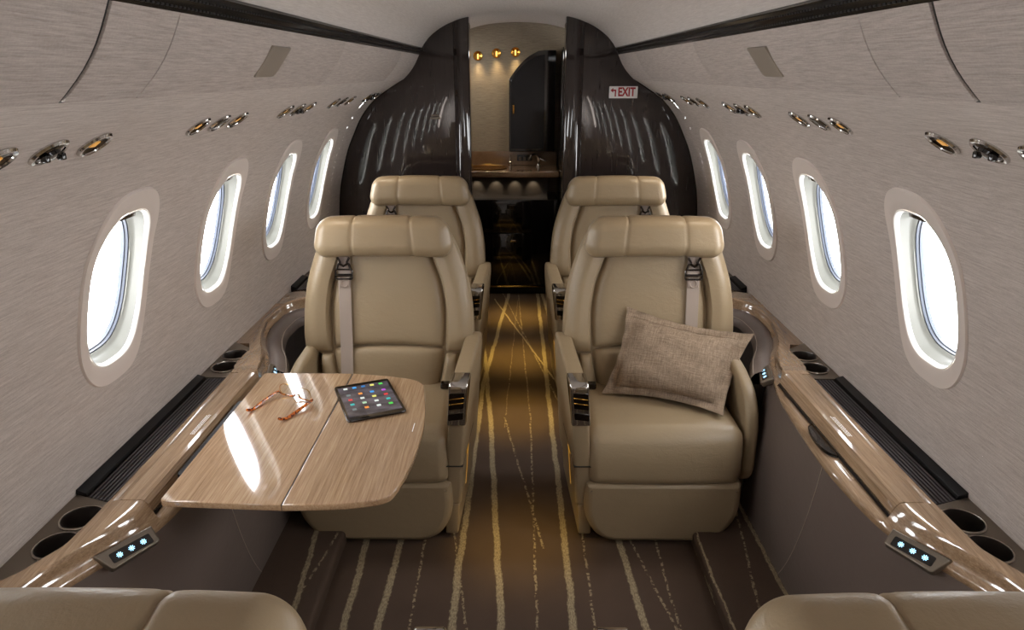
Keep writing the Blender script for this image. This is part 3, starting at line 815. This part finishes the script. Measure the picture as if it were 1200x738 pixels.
    mb.tube([bk(bx-.030, .842, .056), bk(bx+.030, .842, .056)], .0055, 8)
    for q in (-1, 1):
        mb.tube([bk(bx+q*.026, .862, .054), bk(bx+q*.020, .880, .056), bk(bx+q*.012, .888, .056), bk(bx+q*.022, .905, .054)], .0042, 6)
    mb.tube([bk(bx-.013, .882, .056), bk(bx, .874, .058), bk(bx+.013, .882, .056)], .005, 6)
    done(mb, 'belt_shackle', M['darkchrome'], sb)
    mb = MB(); g = [[bk(bx+dx*(1-.35*abs(math.sin(PI*k/8))), .845-.045*k/8-.0, .0505+dn) for dx, dn in ((-.022, 0), (-.02, .002), (.02, .002), (.022, 0))] for k in range(9)]
    path = [bk(bx+a, .812+b, .052) for a, b in [(.013*math.cos(2*PI*k/16), .013*math.sin(2*PI*k/16)) for k in range(16)]]
    mb.tube(path, .0028, 6, closed=True)
    for q in (-1, 1): mb.tube([bk(bx+q*.017, .838, .052), bk(bx+q*.017, .80, .052)], .003, 6)
    done(mb, 'belt_tongue', M['web'], sb)
    # lap belt buckle by the aisle armrest
    mb = MB(); mb.rbox((-.222, .325, .456), (.026, .016, .011), .006, 3, 3); mb.rbox((-.240, .325, .458), (.008, .018, .012), .004, 2, 2); mb.rbox((-.214, .312, .462), (.013, .004, .007), .002, 2, 2); done(mb, 'lap_buckle', M['darkchrome'])
    return root
sr = build_seat(1, 'tan leather seat facing the camera with the linen pillow on it', (.482, 1.972, 0))
slf = build_seat(-1, 'tan leather seat facing the camera behind the fold-out table', (-.486, 1.972, 0))
for src, x, y, rot, lab in ((sr, .482, 2.972, 0, 'tan leather seat beneath the EXIT sign, behind the seat with the pillow'),
                            (slf, -.486, 2.972, 0, 'tan leather seat before the left dark bulkhead, behind the seat at the table'),
                            (sr, -.456, .960, PI, 'tan leather seat in the near left corner, only its headrest top in view'),
                            (slf, .452, .960, PI, 'tan leather seat in the near right corner, only its headrest top in view')):
    c = copy_tree(src); c.location = (x, y, 0); c.rotation_euler = (0, 0, rot); c['label'] = lab

# ------------------------------------------------------------------ fold-out table
tt = thing('folding_table', 'glossy wood fold-out table with a hinged middle seam in front of the left seat', 'table', (-.53, 1.6, .60))
ZT = .661
lf1 = [(-.797, 1.274), (-.5235, 1.259), (-.5235, 1.949), (-.80, 1.952)]
lf2 = [(-.5215, 1.259), (-.40, 1.263), (-.325, 1.277), (-.29, 1.293), (-.272, 1.36), (-.258, 1.48), (-.255, 1.62), (-.266, 1.73), (-.289, 1.874), (-.325, 1.908), (-.41, 1.932), (-.5215, 1.949)]
for pl, rr in ((lf1, [.012, 0, 0, .012]), (lf2, [0, .05, .03, .03, .05, .05, .05, .05, .03, .03, .05, 0])):
    mb = MB(); mb.prism(rpoly(pl, rr, 5), ZT-.017, ZT, .003, 'z', 3); lf = mb.build('table_leaf', M['tablewood'], tt, world=True)
mb = MB(); mb.box((-.5225, 1.604, ZT-.009), (.0012, .343, .0072)); mb.build('hinge', M['blackmatte'], tt, world=True)
mb = MB(); mb.prism(rpoly([(-.825, 1.40), (-.60, 1.45), (-.60, 1.75), (-.825, 1.80)], .02, 4), .622, ZT-.0175, .004, 'z', 2); mb.build('support_bracket', M['blackmatte'], tt, world=True)
mb = MB(); mb.box((-.283, 1.605, ZT+.0002), (.0009, .022, .0003)); mb.build('edge_mark', M['white'], lf, world=True)

# tablet
A, B, C_, D = Vector((-.563, 1.83)), Vector((-.408, 1.894)), Vector((-.303, 1.692)), Vector((-.455, 1.625))
tcen = (A+B+C_+D)/4; ux = ((B-A)+(C_-D)).normalized(); uy = Vector((-ux.y, ux.x))
tb = thing('tablet', 'black tablet showing coloured app icons, lying on the fold-out table', 'tablet', (tcen.x, tcen.y, ZT)); tb.rotation_euler = (0, 0, math.atan2(ux.y, ux.x))
TW, TL = .0815, .1145
mb = MB(); mb.prism(rpoly([(-TW, -TL), (TW, -TL), (TW, TL), (-TW, TL)], .012, 6), .0004, .0075, .003, 'z', 4); mb.build('body', M['darkchrome'], tb)
mb = MB(); mb.prism(rpoly([(-TW+.0012, -TL+.0012), (TW-.0012, -TL+.0012), (TW-.0012, TL-.0012), (-TW+.0012, TL-.0012)], .011, 6), .006, .0079, .0004, 'z', 2); bz = mb.build('bezel', M['black'], tb)
t = NT('tablet_wallpaper'); na = t.noise(t.map((14, 30, 1)), 1, 3); 
t.set(Base_Color=(.01, .01, .012, 1), Emission_Color=t.ramp(na, [(.35, lin((52, 48, 52))), (.7, lin((112, 104, 112)))]), Emission_Strength=.55, Roughness=.06)
mb = MB(); mb.grid([[(x, y, .0081) for y in (-TL+.018, TL-.018)] for x in (-TW+.008, TW-.008)]); scn = mb.build('screen', t.m, tb, normals=False)
cols = {'w': (205, 212, 205), 'b': (60, 150, 215), 'd': (40, 110, 170), 'g': (80, 200, 80), 'r': (205, 60, 62), 'o': (225, 140, 60), 'p': (170, 80, 190), 'y': (220, 215, 110), 't': (60, 170, 165), 'k': (110, 120, 118), 'e': (165, 200, 165)}
keys = list(cols); ms = [emit('app_icon_'+k, cols[k], .75) for k in keys]
def icon(cx, cy, k):
    mb = MB(); mb.prism(rpoly([(cx-.0058, cy-.0058), (cx+.0058, cy-.0058), (cx+.0058, cy+.0058), (cx-.0058, cy+.0058)], .002, 3), .0082, .0084, 0, 'z'); mb.build('app_icon', ms[keys.index(k)], scn, flat=True)
for i, k in enumerate('wbdyg'): icon(-.052+.026*i, TL-.030, k)
for r_, row in enumerate(('kobp', 'rwyr', 'tewt', 'kowg')):
    for i, k in enumerate(row): icon(-.051+.034*i, TL-.075-.031*r_, k)

# spectacles lying upside down on the table
gA, gB = Vector((-.699, 1.794)), Vector((-.590, 1.742))
gu = (gB-gA).normalized(); gv = Vector((gu.y, -gu.x))      # towards the camera-left: temples
gl = thing('eyeglasses', 'tortoiseshell eyeglasses lying upside down on the fold-out table', 'glasses', ((gA.x+gB.x)/2, (gA.y+gB.y)/2, ZT)); gl.rotation_euler = (0, 0, math.atan2(gu.y, gu.x))
hw_ = .064
for q in (-1, 1):
    lx = q*.033
    ring = []
    for k in range(32):
        t_ = 2*PI*k/32; a, b = sepoint(.0245, .0175, 2.6, t_); ring.append((lx+a, -.006*((lx+a)/hw_)**2+.004, .0225+b))
    mb = MB(); mb.tube(ring, .0010, 6, closed=True); rim = mb.build('rim', M['gold'], gl)
    mb = MB(); ctr = (lx, .0035, .0225)
    mb.add(ring+[ctr], [[k, (k+1) % 32, 32] for k in range(32)]); mb.build('lens', M['lens'], rim, normals=False)
    mb = MB(); mb.tube(curve([(q*.008, .004, .010), (q*.012, .003, .0062), (q*.033, .0035, .0042), (q*.052, .0015, .006), (q*.062, -.002, .012)], 5), [.0024]*21, 8); mb.build('brow_bar', M['tort'], gl)
    T_ = curve([(q*.063, -.001, .0125), (q*.0645, -.018, .0120), (q*.064, -.06, .0075), (q*.062, -.098, .0028), (q*.060, -.115, .006), (q*.057, -.128, .013)], 6)
    mb = MB(); mb.tube(T_, [.0034+.0010*math.sin(PI*k/(len(T_)-1)) for k in range(len(T_))], 8); mb.build('temple', M['tort'], gl)
mb = MB(); mb.tube(curve([(-.009, .004, .010), (-.004, .005, .013), (.004, .005, .013), (.009, .004, .010)], 5), .0016, 8); mb.build('bridge', M['tort'], gl)

# ------------------------------------------------------------------ pillow
BL, BR, TL_, TR = Vector((.302, 2.235, .452)), Vector((.688, 2.060, .458)), Vector((.398, 2.375, .738)), Vector((.862, 2.335, .646))
pc = (BL+BR+TL_+TR)/4
pw = thing('pillow', 'rumpled taupe linen throw pillow leaning on the right seat', 'pillow', pc)
nrmv = (BR-BL).cross(TL_-BL).normalized()
if nrmv.y > 0: nrmv = -nrmv
pfr = frame_mat(pc, BR-BL, TL_-BL); pw.rotation_euler = pfr.to_euler(); pinv = pfr.inverted()
def pil(u, v, hgt):
    p = BL*(1-u)*(1-v)+BR*u*(1-v)+TL_*(1-u)*v+TR*u*v
    cen = .25*(BL+BR+TL_+TR)
    # edges bow inwards
    a = (1-(2*u-1)**2); b = (1-(2*v-1)**2)
    p += (TL_-BL)*(.065*a*(1-2*v)*abs(1-2*v)**.5) + (BR-BL)*(.045*b*(1-2*u)*abs(1-2*u)**.5)
    return p+nrmv*hgt
def pil_h(u, v, sgn):
    e = .065
    a = max(0, min(1, (min(u, 1-u)-e)/(.5-e))); b = max(0, min(1, (min(v, 1-v)-e*1.4)/(.5-e*1.4)))
    s = (1-(1-a)**3.2)**.62*(1-(1-b)**3.2)**.62
    w = .004*math.sin(17*u+9*v)*math.sin(13*v-5*u)*s + .004*math.sin(38*u+2+6*v)*(1-s)+.004*math.sin(31*v+1-7*u)*(1-s)
    return sgn*(.0032+(.066 if sgn > 0 else .046)*s)+w
mb = MB(); n = 56
mb.grid([[pil(i/n, j/n, pil_h(i/n, j/n, 1)) for j in range(n+1)] for i in range(n+1)])
mb.grid([[pil(i/n, j/n, pil_h(i/n, j/n, -1)) for j in range(n+1)] for i in range(n+1)])
bd = [(i/n, 0) for i in range(n)]+[(1, j/n) for j in range(n)]+[(1-i/n, 1) for i in range(n)]+[(0, 1-j/n) for j in range(n)]
mb.grid([[pil(u, v, pil_h(u, v, 1)) for u, v in bd], [pil(u, v, pil_h(u, v, -1)) for u, v in bd]], False, True)
mb.xform(pinv); mb.build('cover', M['linen'], pw, ang=70)
mb = MB(); sq = []
e = .058
for k in range(30): sq.append((e+(1-2*e)*k/30, e*1.4))
for k in range(30): sq.append((1-e, e*1.4+(1-2.8*e)*k/30))
for k in range(30): sq.append((1-e-(1-2*e)*k/30, 1-e*1.4))
for k in range(30): sq.append((e, 1-e*1.4-(1-2.8*e)*k/30))
mb.tube([pil(u, v, pil_h(u, v, 1)+.0004) for u, v in sq], .0012, 5, closed=True); mb.xform(pinv); mb.build('flange_seam', M['linen'], pw)

# ------------------------------------------------------------------ bulkheads and doorway
for sx, side in SIDES:
    zs = [.0, .3, .55]+[.6+.05*k for k in range(18)]
    out = [(XW(z)+.006 if z > .01 else .99, z) for z in zs if z <= 1.5]
    out += [(.627, 1.51), (.575, 1.585), (.530, 1.65), (.503, 1.69), (.475, 1.724), (.44, 1.752), (.40, 1.777), (.35, 1.799)]
    mb = MB(); mb.prism([(sx*a, b) for a, b in out]+[(sx*.345, 1.80), (sx*.345, 0)], YB, YB+.035, .002, 'y', 2)
    tag(mb.build('wall_bulkhead_'+side, M['bulk']), 'glossy near-black bulkhead panel %s of the galley doorway' % side, 'bulkhead', kind='structure')
    # door post: rounded pilaster
    px0 = .262 if sx < 0 else .250
    mb = MB(); mb.prism(rpoly([(sx*px0, YB-.012), (sx*.315, YB-.030), (sx*.348, YB-.006), (sx*.348, YB+.05), (sx*px0, YB+.12)], [.012, .03, .006, .004, .01], 6), 0, 1.822, 0, 'z')
    tag(mb.build('trim_%d' % (3 if sx < 0 else 4), M['bulk'], ang=50), 'glossy near-black door post on the %s of the galley doorway' % side, 'door post', kind='structure')
    mb = MB(); mb.tube([(sx*(XW(z)-.003), YB-.003, z) for z in [.6+.03*k for k in range(31)]], .003, 6)
    tag(mb.build('trim_%d' % (5 if sx < 0 else 6), M['black']), 'thin black edge strip between the %s wall and the bulkhead' % side, 'trim', kind='structure')
# EXIT sign
ex = thing('exit_sign', 'white EXIT sign with red letters and arrow on the right bulkhead', 'sign', (.569, YB-.001, 1.445))
mb = MB(); mb.prism(rpoly([(-.077, -.031), (.077, -.031), (.077, .031), (-.077, .031)], .003, 3), -.007, .0, .001, 'y', 2); mb.build('plate', M['white'], ex)
def text(txt, size, mat, parent, loc, sxx=1, name='lettering', rot=(PI/2, 0, 0)):
    cu = bpy.data.curves.new(name, 'FONT'); cu.body = txt; cu.size = size; cu.align_x = 'CENTER'; cu.align_y = 'CENTER'; cu.extrude = .0006; cu.offset = .0019
    o = bpy.data.objects.new(name, cu); COL.objects.link(o)
    bpy.context.view_layer.update(); me = bpy.data.meshes.new_from_object(o.evaluated_get(bpy.context.evaluated_depsgraph_get()))
    bpy.data.objects.remove(o); me.materials.clear(); me.materials.append(mat)
    o = bpy.data.objects.new(name, me); COL.objects.link(o); o.parent = parent; o.location = loc; o.rotation_euler = rot; o.scale = (sxx, 1, 1); return o
text('EXIT', .062, M['red'], ex, (.017, -.0076, 0), .74)
mb = MB()
ar = [(-.070, .010), (-.056, .022), (-.056, .014), (-.040, .014), (-.040, -.022), (-.047, -.022), (-.047, .006), (-.056, .006), (-.056, -.002)]
mb.prism(ar, -.0084, -.007, 0, 'y'); mb.build('arrow', M['red'], ex)
lt = thing('twin_bars', 'small twin-bar chrome latch on the left bulkhead', 'latch', (-.457, YB+.001, 1.316))  # two short bars, one above the other
mb = MB(); mb.prism(rpoly([(-.024, .003), (.024, .003), (.02, .012), (-.02, .012)], .002, 2), -.006, 0, .001, 'y', 1); mb.build('bar', M['bronze'], lt)
mb = MB(); mb.prism(rpoly([(-.030, -.012), (.030, -.012), (.027, -.002), (-.027, -.002)], .002, 2), -.008, 0, .001, 'y', 1); mb.build('bar', M['bronze'], lt)

# ------------------------------------------------------------------ galley
gc = thing('galley_cabinet', 'glossy black galley cabinet with a wood counter, seen through the doorway', 'cabinet', (-.15, 4.9, 0))
mb = MB(); mb.prism(rpoly([(-.45, 4.80), (.283, 4.80), (.283, 5.145), (-.45, 5.145)], .005, 2), .06, .70, .003, 'z', 2); gb = mb.build('body', M['black'], gc, world=True)
mb = MB(); mb.prism([(-.45, 4.83), (.283, 4.83), (.283, 5.145), (-.45, 5.145)], .0, .06, 0, 'z'); mb.build('kick', M['blackmatte'], gc, world=True)
mb = MB(); mb.tube([(-.45, 4.797, .064), (.283, 4.797, .064)], .007, 8); mb.build('kick_trim', M['gold'], gc, world=True)
mb = MB(); mb.prism(rpoly([(-.36, 4.79), (.10, 4.79), (.10, 4.80), (-.36, 4.80)], .002, 2), .10, .46, .002, 'z', 2); dr = mb.build('door', M['black'], gc, world=True)
mb = MB(); mb.prism(rpoly([(-.055, .402), (-.01, .402), (-.012, .414), (-.05, .418)], .003, 3), 4.78, 4.79, .002, 'y', 2); mb.build('latch', M['chrome'], dr, world=True)
mb = MB(); mb.prism(rpoly([(-.36, 4.79), (.10, 4.79), (.10, 4.80), (-.36, 4.80)], .002, 2), .47, .69, .002, 'z', 2); dw = mb.build('drawer', M['black'], gc, world=True)
mb = MB(); mb.rbox((-.045, 4.783, .655), (.030, .008, .016), .005, 2, 2); mb.build('latch', M['darkchrome'], dw, world=True)
mb = MB(); g = [[(x, 4.92-.06*(.86-z)/.16, z) for z in (.70, .74, .78, .82, .86)] for x in [-.45+.02*k for k in range(34)]]
mb.grid(g); mb.build('apron', plain('apron_brown', (88, 78, 68), .5), gc, normals=False, world=True)
mb = MB(); mb.prism(curve([(-.45, 4.82), (-.30, 4.80), (0, 4.775), (.15, 4.78), (.285, 4.80)], 6)+[(.285, 5.145), (-.45, 5.145)], .858, .900, .006, 'z', 3); ct = mb.build('counter', M['galleywood'], gc, world=True)
mb = MB(); mb.prism([(-.45, .901), (.285, .901), (.285, 1.0), (-.45, 1.0)], 5.11, 5.145, .003, 'y', 2); mb.build('backsplash', M['galleywood'], gc, world=True)
mb = MB(); mb.lathe([(.13, .901), (.135, .906), (.125, .908), (.118, .903), (.03, .902), (0, .902)], (-.21, 4.97, 0)); sk = mb.build('sink', M['gold'], ct, world=True)
fa = thing('faucet', 'chrome galley faucet standing on the wood counter', 'faucet', (.15, 5.05, .90))
mb = MB(); mb.lathe([(.0, 0), (.022, 0), (.022, .01), (.012, .014), (.012, .05), (.015, .055), (.015, .07), (0, .075)], (0, 0, 0), n=20); mb.build('body', M['chrome'], fa)
mb = MB(); mb.tube(curve([(0, 0, .06), (-.02, -.02, .085), (-.05, -.05, .085), (-.065, -.065, .06)], 5), .007, 8); mb.build('spout', M['chrome'], fa)
mb = MB(); mb.tube([(.0, 0, .06), (.055, -.02, .04)], .006, 8); mb.build('handle', M['chrome'], fa)
op = thing('outlet_panel', 'small black switch panel on the galley backsplash', 'outlet panel', (.05, 5.11, .955))
mb = MB(); mb.prism(rpoly([(-.055, -.022), (.055, -.022), (.055, .022), (-.055, .022)], .005, 3), -.006, 0, .001, 'y', 2); mb.build('plate', M['black'], op)
for k in range(3):
    mb = MB(); mb.rbox((-.033+.033*k, -.008, -.004), (.010, .003, .010), .002, 2, 2); mb.build('switch', M['bronze'], op)
so = thing('soap_dispenser', 'small chrome soap dispenser beside the galley sink', 'dispenser', (-.055, 5.07, .90))
mb = MB(); mb.lathe([(0, 0), (.012, 0), (.012, .03), (.006, .035), (.006, .075), (0, .08)], (0, 0, 0), n=16); mb.tube([(0, 0, .07), (0, -.04, .066)], .005, 8); mb.build('pump', M['chrome'], so)
# tall dark cupboard on the right, with the arched mirror door
tc = thing('tall_cupboard', 'tall glossy black cupboard at the right side of the galley', 'cupboard', (.40, 4.7, 0))
mb = MB(); mb.prism(rpoly([(.290, 4.70), (.46, 4.70), (.46, 5.145), (.290, 5.145)], .008, 4), 0, 1.70, 0, 'z'); mb.build('body', M['black'], tc, world=True)
mb = MB()
for x in (.300, .330): mb.tube([(x, 4.699, .75), (x, 4.699, 1.69)], .003, 8)
mb.build('edge_trim', M['darkchrome'], tc, world=True)
ac_ = thing('arched_cabinet', 'black arched glass-fronted cabinet hung above the galley counter', 'cabinet', (.08, 5.1, 1.0))
arch = [(-.062, 1.010), (.262, 1.010), (.262, 1.69), (.19, 1.69)]+curve([(.14, 1.685), (.06, 1.64), (-.01, 1.57), (-.062, 1.50)], 6)
mb = MB(); mb.prism(arch, 5.02, 5.145, .003, 'y', 2); cb = mb.build('body', M['black'], ac_, world=True)
arch2 = [(-.048, 1.03), (.185, 1.03), (.185, 1.662)]+curve([(.13, 1.650), (.06, 1.615), (0, 1.555), (-.048, 1.495)], 6)
mb = MB(); mb.prism(arch2, 5.014, 5.022, .002, 'y', 2); t = NT('smoked_mirror'); t.set(Base_Color=(.012, .012, .014, 1), Roughness=.03); t.b.inputs['Specular IOR Level'].default_value = .3; mb.build('mirror_door', t.m, ac_, world=True)
mb = MB(); mb.rbox((-.03, 5.010, 1.30), (.006, .006, .03), .003, 2, 2); mb.build('handle', M['gold'], ac_, world=True)
for k, (x, z) in enumerate(((-.283, 1.655), (-.152, 1.672), (-.018, 1.68))):
    lb = ['left end', 'middle', 'right end'][k]
    sp = thing('wall_spotlight', 'round amber spotlight recessed in the galley fabric wall, %s of the row of three' % lb, 'spotlight', (x, YG, z), 'galley wall spotlights')
    mb = MB(); mb.lathe([(.030, .001), (.033, .004), (.031, .007), (.026, .006), (.024, .001)], (0, 0, 0), (0, -1, 0), 24); mb.build('bezel', M['gold'], sp)
    mb = MB(); mb.lathe([(.0255, .004), (.018, .0015), (0, .001)], (0, 0, 0), (0, -1, 0), 24); mb.build('reflector', M['gold'], sp)
    mb = MB(); mb.rbox((0, -.005, -.004), (.005, .003, .017), .003, 2, 2); mb.build('lamp', M['lamp'], sp)

# ------------------------------------------------------------------ reading lights and air nozzles
ORD = ['first', 'second', 'third', 'fourth', 'fifth']
PL3 = ['nearest', 'middle', 'farthest']
GR = {-1: [(.985, 1.105, 1.23), (1.645, 1.765, 1.885), (2.285, 2.415, 2.545), (2.90, 3.04, 3.19), (3.56, 3.66, 3.78)],
      1: [(1.02, 1.135, 1.265), (1.675, 1.795, 1.925), (2.31, 2.425, 2.565), (2.94, 3.09, 3.22), (3.58, 3.68, 3.79)]}
KIND = [['l', 'g', 'l'], ['l', 'n', 'l'], ['l', 'g', 'l'], ['l', 'n', 'l'], ['l', 'g', 'l']]
def fixture(kind, sx, y, label):
    z = 1.431; n = nrm(z, sx); c = Vector((sx*XW(z), y, z))
    rt = thing({'l': 'reading_light', 'g': 'air_nozzle', 'n': 'air_vent'}[kind], label, {'l': 'reading light', 'g': 'air nozzle', 'n': 'vent'}[kind], c, 'overhead lights and vents')
    r = .033
    mb = MB(); mb.lathe([(r+.001, -.002), (r+.002, .003), (r-.001, .0065), (r-.006, .006), (r-.008, .002)], (0, 0, 0), n, 32); mb.build('bezel', M['chrome'], rt)
    if kind == 'l':
        mb = MB(); mb.lathe([(r-.007, .004), (r-.012, .0012), (.010, .0008), (0, .0007)], (0, 0, 0), n, 32); mb.build('reflector', M['darkchrome'], rt)
        t_ = n.cross(Vector((0, 1, 0))).normalized()
        mb = MB(); mb.rbox((0, 0, 0), (.008, .009, .0012), .001, 2, 3)
        mb.xform(Matrix(((t_.x, 0, n.x, n.x*.002), (t_.y, 1, n.y, n.y*.002), (t_.z, 0, n.z, n.z*.002), (0, 0, 0, 1)))); mb.build('lamp', M['glow'], rt)
    elif kind == 'g':
        mb = MB(); mb.lathe([(r-.007, .003), (r-.010, .006), (.016, .007), (.014, .012), (0, .013)], (0, 0, 0), n, 32); nz = mb.build('nozzle', M['black'], rt)
        for q in (-1, 1):
            mb = MB(); mb.rbox((n.x*.012, q*.020, n.z*.012), (.006, .005, .006), .0025, 2, 2); mb.build('knob', M['black'], nz)
    else:
        mb = MB(); mb.lathe([(r-.007, .004), (r-.010, .0055), (.012, .0065), (0, .0068)], (0, 0, 0), n, 32); mb.build('cover', M['darkchrome'], rt)
for sx, side in SIDES:
    for gi, g in enumerate(GR[sx]):
        for k in range(3):
            kd = KIND[gi][k]
            what = {'l': 'amber-lit chrome reading light', 'g': 'black air nozzle in chrome ring', 'n': 'smooth grey-covered vent in chrome ring'}[kd]
            wh = '%s of the %s trio on the %s wall' % (PL3[k], ORD[gi], side) if gi else '%s of the nearest trio on the %s wall' % (PL3[k], side)
            fixture(kd, sx, g[k], what+', '+wh)

# ------------------------------------------------------------------ light
def area(name, loc, size, power, col, aim=None, sy=None, spread=PI):
    L = bpy.data.lights.new(name, 'AREA'); L.energy = power; L.color = col; L.size = size; L.spread = spread
    if sy: L.shape = 'RECTANGLE'; L.size_y = sy
    o = bpy.data.objects.new(name, L); COL.objects.link(o); o.location = loc
    if aim is not None: o.rotation_euler = (Vector(aim)-Vector(loc)).to_track_quat('-Z', 'Y').to_euler()
    return o
def spot(name, loc, aim, power, col, ang=70, blend=.8, r=.02):
    L = bpy.data.lights.new(name, 'SPOT'); L.energy = power; L.color = col; L.spot_size = R(ang); L.spot_blend = blend; L.shadow_soft_size = r
    o = bpy.data.objects.new(name, L); COL.objects.link(o); o.location = loc; o.rotation_euler = (Vector(aim)-Vector(loc)).to_track_quat('-Z', 'Y').to_euler(); return o
WARM = (1, .83, .62)
for sx, side in SIDES:
    spot('galley_fill_light', (sx*.38, 4.25, 1.72), (sx*-.1, 5.05, .95), 2.6, (1, .84, .62), 95, .9, .03)  # unseen fill spots added behind the bulkheads to brighten the galley
    for (y, xx) in ((2.25, .48), (3.25, .48)):
        spot('reading_lamp', (sx*.745, y, 1.42), (sx*xx, y+.05, .9), 2.2, WARM, 80)
for sx in (-1, 1):
    for y, p in ((1.95, 1.1), (2.9, 2.2), (3.6, 2.8), (4.30, 2.6)):
        spot('courtesy_lamp', (sx*.15, y, .30), (sx*.0, y+.02, 0), p, (1, .68, .17), 110, 1, .01)
for x, z in ((-.283, 1.655), (-.152, 1.672), (-.018, 1.68)):
    spot('galley_spot', (x, YG-.03, z-.01), (x+.03, YG-.10, .9), 2.2, (1, .72, .36), 75)
for x in (-.29, -.155, -.02, .11):
    spot('counter_lamp', (x, 4.84, .852), (x, 4.92, .70), .10, (1, .8, .55), 70, .6, .006)
w = bpy.data.worlds.new('sky'); SC.world = w; w.use_nodes = True
bg = w.node_tree.nodes['Background']; bg.inputs[0].default_value = (.975, .985, 1, 1); bg.inputs[1].default_value = 11

# ------------------------------------------------------------------ camera
F, VX, VY = 800., 605., 84.
th = math.atan((369-VY)/F); yw = math.atan((VX-600)*math.cos(th)/F)
c_, s_ = math.cos(th), math.sin(th)
fw = Vector((-math.sin(yw)*c_, math.cos(yw)*c_, -s_)); rt = Vector((math.cos(yw), math.sin(yw), 0)); up = Vector((-math.sin(yw)*s_, math.cos(yw)*s_, c_))
cam = bpy.data.cameras.new('camera'); cam.sensor_width = 36; cam.lens = 36*F/1200; cam.clip_start = .02
co = bpy.data.objects.new('camera', cam); COL.objects.link(co)
co.matrix_world = Matrix(((rt.x, up.x, -fw.x, -.012), (rt.y, up.y, -fw.y, 0), (rt.z, up.z, -fw.z, 1.55), (0, 0, 0, 1)))
SC.camera = co
SC.view_settings.view_transform = 'Standard'; SC.view_settings.look = 'None'
SC.view_settings.exposure = .72; SC.view_settings.gamma = 1; SC.view_settings.use_curve_mapping = False
SC.cycles.use_denoising = True
SC.cycles.max_bounces = 12; SC.cycles.diffuse_bounces = 8; SC.cycles.transparent_max_bounces = 16
SC.cycles.sample_clamp_indirect = 4
